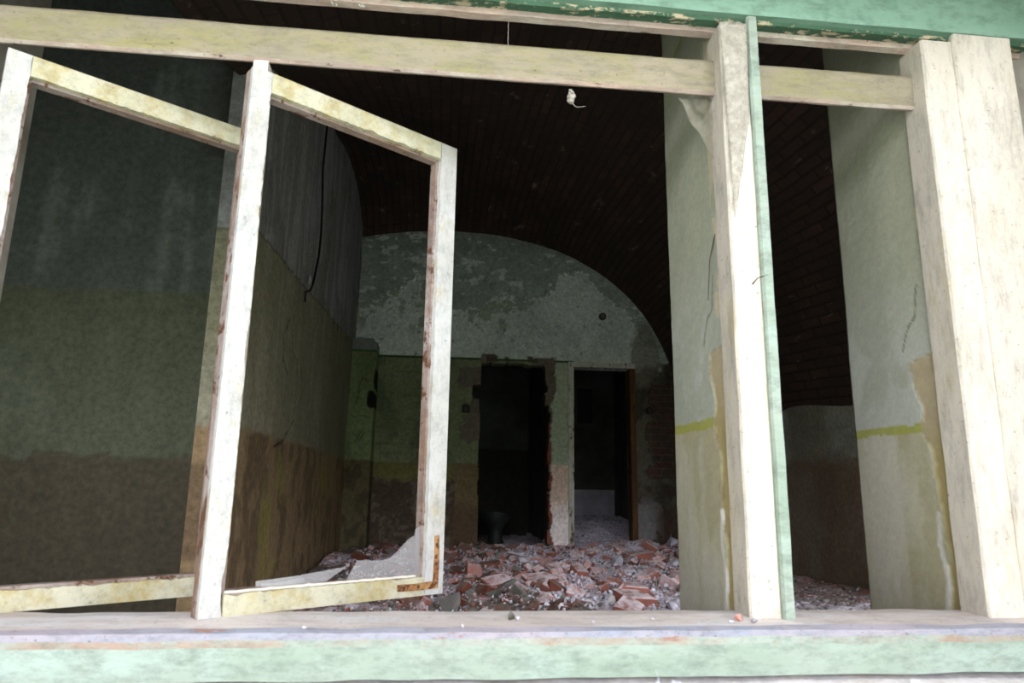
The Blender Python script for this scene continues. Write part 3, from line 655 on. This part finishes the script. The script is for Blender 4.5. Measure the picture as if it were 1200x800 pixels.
# fine grit nobody could count
def grit(count, y0, y1, x0, x1, seed):
    r = random.Random(seed)
    V = []; Fc = []; Mi = []
    for _ in range(count):
        y = y0+(r.random()**.8)*(y1-y0); x = r.uniform(x0, x1)
        if not (-.13 < x/y < .36): continue
        s = r.uniform(.004, .016)*(1.5 if r.random() < .1 else 1); z = bedf(x, y)+s*.4+r.uniform(0, .012); b0 = len(V)
        q = Matrix.Rotation(r.uniform(0, 6), 3, Vector((r.random(), r.random(), r.random()+.1)).normalized())
        for d in ((1, 0, 0), (-1, .2, 0), (0, 1, .2), (.1, -1, 0), (0, .2, .7), (0, 0, -.7)):
            p_ = q @ Vector(d)*s*r.uniform(.7, 1.2); V.append((x+p_.x, y+p_.y, z+p_.z))
        for f in ((0, 2, 4), (2, 1, 4), (1, 3, 4), (3, 0, 4), (2, 0, 5), (1, 2, 5), (3, 1, 5), (0, 3, 5)): Fc.append([b0+i for i in f]); 
        Mi += [0 if r.random() < (.8 if x > .6 else .35) else (1 if r.random() < .5 else 2)]*8
    me = bpy.data.meshes.new('grit'); me.from_pydata(V, [], Fc); o = link('grit', me, None, [M['palechunk'], M['brick'], M['greychunk']])
    me.polygons.foreach_set('material_index', Mi); return o
tag(grit(9000, 3.3, 7.55, -.7, 2.8, 5), 'fine white and red grit strewn over the rubble floor', 'rubble', kind='stuff')
tag(grit(1500, 7.6, 9.8, 1.52, 2.10, 6), 'fine pale grit on the dust slope inside the framed doorway', 'rubble', kind='stuff')

# ================================================================== CASEMENTS
SW, ZB, ZT = .590, -.2575, .926
def sash_prism(bm, pts, n0, n1, mi=0):
    """outline in (s, z) extruded from depth n0 to n1 behind the outer face"""
    a = [bm.verts.new((s, n0, z)) for s, z in pts]; b = [bm.verts.new((s, n1, z)) for s, z in pts]; k = len(pts)
    bm.faces.new(a).material_index = mi; bm.faces.new(b[::-1]).material_index = mi
    for i in range(k): bm.faces.new((a[i], a[(i+1) % k], b[(i+1) % k], b[i])).material_index = mi
def member(name, s0, s1, z0, z1, root, mats, inner, seed):
    """one sash timber; inner = side facing the pane ('l','r','t','b'): gets a ragged putty edge in front of a bare rebate"""
    bm = bmesh.new(); hor = (s1-s0) > (z1-z0); n = 140; A = []; B = []
    for i in range(n+1):
        t_ = i/n; j = .005*abs(mnoise.noise((t_*26, seed, 0)))+.009*max(0, mnoise.noise((t_*10, seed, 4))-.1)+.002*abs(mnoise.noise((t_*70, seed, 8)))
        if hor:
            s = s0+(s1-s0)*t_; A.append((s, z0+(j if inner == 'b' else 0))); B.append((s, z1-(j if inner == 't' else 0)))
        else:
            z = z0+(z1-z0)*t_; A.append((s0+(j if inner == 'l' else 0), z)); B.append((s1-(j if inner == 'r' else 0), z))
    # face layer: strip of quads with thickness
    def strip(A, B, n0, n1, mi):
        fa = [bm.verts.new((s, n0, z)) for s, z in A]; fb = [bm.verts.new((s, n0, z)) for s, z in B]
        ba = [bm.verts.new((s, n1, z)) for s, z in A]; bb = [bm.verts.new((s, n1, z)) for s, z in B]
        for i in range(n):
            for q in ((fa[i], fa[i+1], fb[i+1], fb[i]), (ba[i], bb[i], bb[i+1], ba[i+1]), (fa[i], ba[i], ba[i+1], fa[i+1]), (fb[i], fb[i+1], bb[i+1], bb[i])): bm.faces.new(q).material_index = mi
        for i in (0, n): bm.faces.new((fa[i], fb[i], bb[i], ba[i])).material_index = mi
    strip(A, B, 0, .014, 0)
    # timber body behind, stepping .006 further towards the pane
    e = .005
    a2 = (s0-(e if inner == 'l' else 0), z0-(e if inner == 'b' else 0)); b2 = (s1+(e if inner == 'r' else 0), z1+(e if inner == 't' else 0))
    if hor: A2 = [(s0+(s1-s0)*i/n, a2[1]) for i in range(n+1)]; B2 = [(s0+(s1-s0)*i/n, b2[1]) for i in range(n+1)]
    else: A2 = [(a2[0], z0+(z1-z0)*i/n) for i in range(n+1)]; B2 = [(b2[0], z0+(z1-z0)*i/n) for i in range(n+1)]
    strip(A2, B2, .0142, .040, 1)
    return from_bm(name, bm, mats, root)
def make_sash(name, seed):
    root = empty(name)
    mm = [M['sash'], M['rebate']]
    member('hinge_stile', 0, .046, ZB, ZT, root, [M['sashw'], M['rebate']], 'r', seed)
    member('free_stile', SW-.066, SW-.012, ZB, ZT, root, [M['sashw'], M['rebate']], 'l', seed+1)
    member('top_rail', .0462, SW-.0662, ZT-.050, ZT, root, mm, 'b', seed+2)
    member('bottom_rail', .0462, SW-.0662, ZB, ZB+.043, root, mm, 't', seed+3)
    bm = bmesh.new(); sash_prism(bm, [(SW-.0118, ZB), (SW-.002, ZB), (SW, ZB+.002), (SW, ZT-.002), (SW-.002, ZT), (SW-.0118, ZT)], .022, .046)
    from_bm('weather_lip', bm, M['sash'], root)
    return root
def place_sash(root, hx, hy, fx, fy, tilt=0):
    # local +y is depth behind the outer face
    u = Vector((fx-hx, fy-hy, 0)).normalized(); n = Vector((-u.y, u.x, 0))
    root.matrix_world = Matrix(((u.x, n.x, 0, hx), (u.y, n.y, 0, hy), (0, 0, 1, 0), (0, 0, 0, 1))) @ Matrix.Rotation(tilt, 4, 'Y')
s1 = make_sash('casement_sash', 1)
tag(s1, 'open white-painted casement with broken glass and rusted corner bracket', 'window casement')
HX, HY, FX_, FY_ = -.445, 1.462, .026, 1.80
place_sash(s1, HX, HY, FX_, FY_)
U = Vector((FX_-HX, FY_-HY, 0)).normalized(); NB = Vector((-U.y, U.x, 0))
def sash_px(x, y, n=.018):   # photograph pixel -> (s, z) in the casement's own plane (shape of the shards)
    d = rt*((x-600)/F_PX)-up*((y-400)/F_PX)+fw
    o = Vector((HX, HY, 0))+NB*n; t_ = o.dot(NB)/d.dot(NB); p = d*t_
    return ((p-o).dot(U), p.z)
def shard(pts, n0=.017, th=.003, px_=True):
    bm = bmesh.new(); sash_prism(bm, [sash_px(x, y, n0) if px_ else (x, y) for x, y in pts], n0, n0+th)
    return from_bm('glass_shard', bm, M['glass'], s1)
sh = shard([(402, 690), (406, 680), (413, 667), (420, 657), (428, 656), (438, 657), (448, 656.5), (458, 653.5), (466, 646), (474, 637), (480, 631), (486, 627.5), (487.5, 620), (493, 615.5), (495.5, 611), (497, 600), (498, 575), (504, 575), (503, 690), (450, 690)])
shard([(306, 700), (306, 683), (322, 683), (340, 679), (355, 677), (362, 684), (368, 694), (340, 705)])
shard([(300, 690), (300, 681), (345, 675), (372, 670), (408, 663.5), (392, 674), (381, 682), (376, 692), (340, 690)], .022)
# rusted L bracket
bm = bmesh.new(); zc = ZB+.022; sc_ = SW-.036
sash_prism(bm, [(sc_-.108, zc-.007), (sc_-.05, zc-.009), (sc_+.008, zc-.008), (sc_+.009, zc+.06), (sc_+.007, zc+.117), (sc_-.006, zc+.115), (sc_-.005, zc+.07), (sc_-.007, zc+.009), (sc_-.06, zc+.007), (sc_-.108, zc+.008)], -.003, .0005)
br_ = from_bm('corner_bracket', bm, M['rust'], s1); br_['label'] = 'rusty orange steel bracket'
for (a, b) in ((sc_-.09, zc), (sc_-.05, zc), (sc_, zc+.05), (sc_, zc+.095)):
    bm = bmesh.new(); bmesh.ops.create_cone(bm, cap_ends=True, segments=10, radius1=.004, radius2=.003, depth=.002, matrix=Matrix.Translation((a, -.0038, b)) @ Matrix.Rotation(PI/2, 4, 'X')); from_bm('screw', bm, M['iron'], br_)
bm = bmesh.new(); tube(bm, [(SW-.022, .03, ZB+.004), (SW-.022, .03, ZB-.014)], .0032, 10); from_bm('bolt_pin', bm, M['mossy'], s1)
# flat putty bead left along the foot of the glass
bm = bmesh.new(); tube(bm, [(.05+i*.012, .016, ZB+.0445+.0015*mnoise.noise((i*.7, 3, 1))) for i in range(39)], .0035, 6); from_bm('putty_bead', bm, M['mossy'], s1)

s2 = make_sash('casement_sash', 21)
tag(s2, 'second white casement standing ajar in the left bay, without glass', 'window casement')
place_sash(s2, -.965, 1.462, -.495, 1.80)

# ================================================================== SMALL THINGS
# cable hanging down the left wall
def onleft(y, z, d=.012): return (XL+d, y, z)
cpts = [onleft(4.75, 2.67, .05), onleft(4.77, 2.45, .04), onleft(4.80, 2.25, .03), onleft(4.88, 2.0, .03), onleft(4.92, 1.8, .03), onleft(4.90, 1.62, .03), onleft(4.80, 1.44, .03), onleft(4.70, 1.34, .04), onleft(4.52, 1.25, .06), onleft(4.42, 1.21, .05), onleft(4.44, 1.15, .05)]
hc = empty('hanging_cable', onleft(4.6, 1.2)); tag(hc, 'black electric cable hanging down the grey left wall', 'cable')
def pc(o, root):
    o.parent = root; o.matrix_parent_inverse = Matrix.Translation(-root.location); return o
bm = bmesh.new(); tube(bm, cpts, .008, 7); pc(from_bm('wire', bm, M['cable']), hc)
for y, z, s in ((4.90, 2.19, .022), (4.70, 1.37, .03)):
    me = hull_mesh([(a[0], a[1], a[2]) for a in chunk_pts(.012, s, s*1.8, R)], 'plaster_dab', M['palechunk'], .002); o = link('plaster_dab', me); o.location = onleft(y, z, .02); pc(o, hc)

def disc_box(name, label, cat, x, z, r, square=False):
    root = empty(name, (x, YF, z)); tag(root, label, cat)
    bm = bmesh.new()
    if square:
        box(bm, -r, r, -.030, .02, -r, r); bmesh.ops.bevel(bm, geom=list(bm.edges), offset=.008, segments=2, affect='EDGES')
    else: bmesh.ops.create_cone(bm, cap_ends=True, segments=24, radius1=r, radius2=r*.9, depth=.045, matrix=Matrix.Translation((0, -.008, 0)) @ Matrix.Rotation(PI/2, 4, 'X'))
    from_bm('housing', bm, M['black'], root)
    bm = bmesh.new(); bmesh.ops.create_cone(bm, cap_ends=True, segments=20, radius1=r*.6, radius2=r*.45, depth=.012, matrix=Matrix.Translation((0, -.036, 0)) @ Matrix.Rotation(PI/2, 4, 'X'))
    from_bm('rotary_knob', bm, M['iron'], root)
disc_box('switch_box', 'black square switch box left of the broken doorway', 'switch', .294, .832, .045, True)
disc_box('round_switch', 'black round switch right of the framed doorway', 'switch', 2.351, .867, .042)
# ring plate on the upper wall
root = empty('wall_rosette', (1.835, YF, 1.936)); tag(root, 'small round rusty wall rosette under the arch', 'wall fitting')
bm = bmesh.new(); bmesh.ops.create_cone(bm, cap_ends=True, segments=24, radius1=.045, radius2=.04, depth=.03, matrix=Matrix.Translation((0, -.008, 0)) @ Matrix.Rotation(PI/2, 4, 'X')); from_bm('plate', bm, M['iron'], root)
bm = bmesh.new(); bmesh.ops.create_cone(bm, cap_ends=True, segments=20, radius1=.026, radius2=.022, depth=.014, matrix=Matrix.Translation((0, -.028, 0)) @ Matrix.Rotation(PI/2, 4, 'X')); from_bm('core', bm, M['greychunk'], root)

# toilet in the left-hand room
tx, ty = .76, 8.9; tz = bedf(tx, ty)-.02
root = empty('toilet', (tx, ty, tz)); tag(root, 'old white toilet standing in the dark behind the broken doorway', 'toilet')
def lathe(bm, prof, seg=24, sy=1.25, oy=lambda z: 0):
    rings = [[bm.verts.new((r*math.cos(2*PI*k/seg), r*sy*math.sin(2*PI*k/seg)+oy(z), z)) for k in range(seg)] for r, z in prof]
    for a, b in zip(rings, rings[1:]):
        for k in range(seg): bm.faces.new((a[k], a[(k+1) % seg], b[(k+1) % seg], b[k]))
    bm.faces.new(rings[0][::-1]); bm.faces.new(rings[-1])
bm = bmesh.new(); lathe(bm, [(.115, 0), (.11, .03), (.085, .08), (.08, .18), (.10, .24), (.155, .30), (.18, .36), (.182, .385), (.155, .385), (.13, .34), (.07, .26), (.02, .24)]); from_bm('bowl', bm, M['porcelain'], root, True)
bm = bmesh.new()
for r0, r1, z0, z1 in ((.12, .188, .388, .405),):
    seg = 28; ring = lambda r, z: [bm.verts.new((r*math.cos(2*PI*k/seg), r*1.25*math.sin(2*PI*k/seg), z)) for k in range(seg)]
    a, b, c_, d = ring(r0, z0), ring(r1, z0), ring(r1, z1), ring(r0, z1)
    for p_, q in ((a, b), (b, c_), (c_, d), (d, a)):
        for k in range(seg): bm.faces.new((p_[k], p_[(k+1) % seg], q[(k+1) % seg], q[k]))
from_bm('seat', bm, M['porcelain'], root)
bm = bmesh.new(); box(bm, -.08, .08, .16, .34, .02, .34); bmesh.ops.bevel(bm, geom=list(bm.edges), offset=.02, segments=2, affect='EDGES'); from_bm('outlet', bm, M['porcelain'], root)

# cobweb hanging in the upper right corner of the frame
def web(name, label, fn, nu, nv, mat, cat='cobweb'):
    bm = bmesh.new(); g = [[bm.verts.new(fn(i/nu, j/nv)) for j in range(nv+1)] for i in range(nu+1)]
    for i in range(nu):
        for j in range(nv): bm.faces.new((g[i][j], g[i+1][j], g[i+1][j+1], g[i][j+1]))
    o = from_bm(name, bm, mat, None, True); md = o.modifiers.new('s', 'SOLIDIFY'); md.thickness = .0015
    return tag(o, label, cat)
def corner(u, v):
    a = Vector((.722, 1.448, 1.13)).lerp(Vector((.716, 1.452, .88)), u); b = Vector((.652, 1.448, 1.13)).lerp(Vector((.668, 1.455, .62)), u)
    m_ = math.sin(v*PI)*.014*math.sin(u*PI)
    p = a.lerp(b, v); nn = .006*mnoise.noise((u*9, v*5, 2)); return (p.x, p.y-m_-abs(nn), p.z+nn)
web('cobweb', 'thick dusty cobweb draped over the top of the right window post', corner, 40, 12, M['webthick'])
def film(u, v):
    a = Vector((.57, 1.53, .966)).lerp(Vector((.66, 1.53, .80)), u); b = Vector((.66, 1.53, .966)); p = a.lerp(b, v); return (p.x, p.y+.01*mnoise.noise((u*4, v*4, 9)), p.z)
web('cobweb', 'thin grey cobweb film below the right end of the transom', film, 16, 10, M['web'])
bm = bmesh.new(); rr_ = random.Random(3)
for k in range(9):
    c0 = Vector((.298+rr_.uniform(-.005, .005), 1.525+rr_.uniform(-.004, .004), .960-k*.0036)); bmesh.ops.create_icosphere(bm, subdivisions=2, radius=rr_.uniform(.004, .0085), matrix=Matrix.Translation(c0))
for v in bm.verts: v.co += Vector((mnoise.noise(v.co*300), mnoise.noise(v.co*300+Vector((5, 5, 5))), mnoise.noise(v.co*300+Vector((9, 1, 1)))))*.003
tube(bm, [(.300, 1.525, .930), (.303, 1.525, .922), (.311, 1.525, .917), (.322, 1.525, .919), (.334, 1.525, .921)], .0012, 5, .0004)
tag(from_bm('web_clump', bm, M['webthick'], None, True), 'pale clump of web with a curled thread under the transom', 'cobweb')
bm = bmesh.new(); tube(bm, [(.137+.0006*math.sin(i*1.9), 1.515, 1.134-i*.0061) for i in range(13)], .0008, 5)
tag(from_bm('web_thread', bm, M['webthick']), 'thin white thread stretched from the frame head down to the transom', 'cobweb')
for k, (x, l, lab) in enumerate(((-.285, .008, 'small web tuft under the green head, leftmost of two'), (-.22, .006, 'smaller web tuft under the green head, nearer the sash corner'))):
    bm = bmesh.new()
    for j in range(4): bmesh.ops.create_icosphere(bm, subdivisions=1, radius=.004, matrix=Matrix.Translation((x+(j-1.5)*.004, 1.50, 1.131-(j % 2)*l*.5)))
    tag(from_bm('web_tuft', bm, M['webthick'], None, True), lab, 'cobweb')
bm = bmesh.new(); tube(bm, [(.655, 1.66, 1.36), (.653, 1.69, 1.27), (.652, 1.75, 1.265), (.651, 1.80, 1.20), (.652, 1.83, 1.12)], .0025, 6, .001)
tag(from_bm('plant_stem', bm, M['weed']), 'thin green stem against the right reveal above the transom', 'plant')
# dry twigs on the right post
for pts, lab in (([(.700, 1.452, .46), (.712, 1.448, .475), (.735, 1.446, .482)], 'short dry twig lying across the right post'), ([(.664, 1.56, .62), (.655, 1.58, .56), (.654, 1.60, .46)], 'dark curled strip peeling beside the right post')):
    bm = bmesh.new(); tube(bm, pts, .0018, 5, .0007); tag(from_bm('twig', bm, M['iron']), lab, 'twig')

# crumbs on the sill
def crumb(x, y, z, a, b, c_, mat, lab, name='plaster_crumb', cat='plaster', grp=None):
    me = hull_mesh(chunk_pts(a, b, c_, R, 11), name, mat, .0008); o = link(name, me); o.location = (x, y, z+c_*.6); o.rotation_euler = (0, 0, R.uniform(0, 3)); tag(o, lab, cat, grp)
crumb(.628, 1.44, -.259, .016, .010, .009, M['brick'], 'red brick crumb at the right end of the sill', 'brick_crumb', 'brick')
crumb(.650, 1.425, -.260, .014, .010, .006, M['palechunk'], 'white crumb just right of the red crumb on the sill')
crumb(.600, 1.425, -.261, .010, .008, .005, M['palechunk'], 'white crumb just left of the red crumb on the sill')
crumb(.158, 1.46, -.258, .012, .009, .010, M['greychunk'], 'grey crumb on the sill edge below the rubble')
crumb(.172, 1.452, -.258, .007, .006, .006, M['palechunk'], 'bright white crumb touching the grey crumb on the sill')
for x, y, w_ in ((-.235, 1.40, 'leftmost'), (.06, 1.40, 'second from left'), (.32, 1.44, 'third from left'), (.45, 1.46, 'rightmost')):
    crumb(x, y, -.262, .006, .005, .004, M['palechunk'], 'tiny white crumb lying on the pale sill edge, '+w_, grp='tiny crumbs on the sill')
xs_ = sorted(-.93+2.1*R.random() for _ in range(30))
ln_ = {'left': [x for x in xs_ if x < -.43], 'mid': [x for x in xs_ if -.43 <= x < .67], 'right': [x for x in xs_ if x >= .67]}
for key, where in (('left', 'below the left bay'), ('mid', 'below the open casement bay'), ('right', 'below the right bay')):
    for i_, x in enumerate(ln_[key]):
        y = R.uniform(1.30, 1.368); s = R.uniform(.006, .02)
        crumb(x, y, -.362-(1.39-y)*.10, s, s*.8, s*.55, M['palechunk'] if R.random() < .8 else M['brick'], f'rubble crumb on the outer stone ledge {where}, {ORD[min(i_, 19)]} from left', 'ledge_crumb', 'rubble', 'crumbs on the outer ledge')
# lumps on the inner sill, behind the casement
xs_ = sorted(-.42+.50*R.random() for _ in range(14))
for k, x in enumerate(xs_):
    y = R.uniform(1.62, 1.86); s = R.uniform(.02, .045)
    crumb(x, y, -.37, s, s*.8, s*.7, M['greychunk'] if k % 3 else M['plasterchunk'], f'mortar lump on the inner sill behind the open casement, {ORD[k]} from left', 'sill_lump', 'mortar', 'mortar lumps on the inner sill')
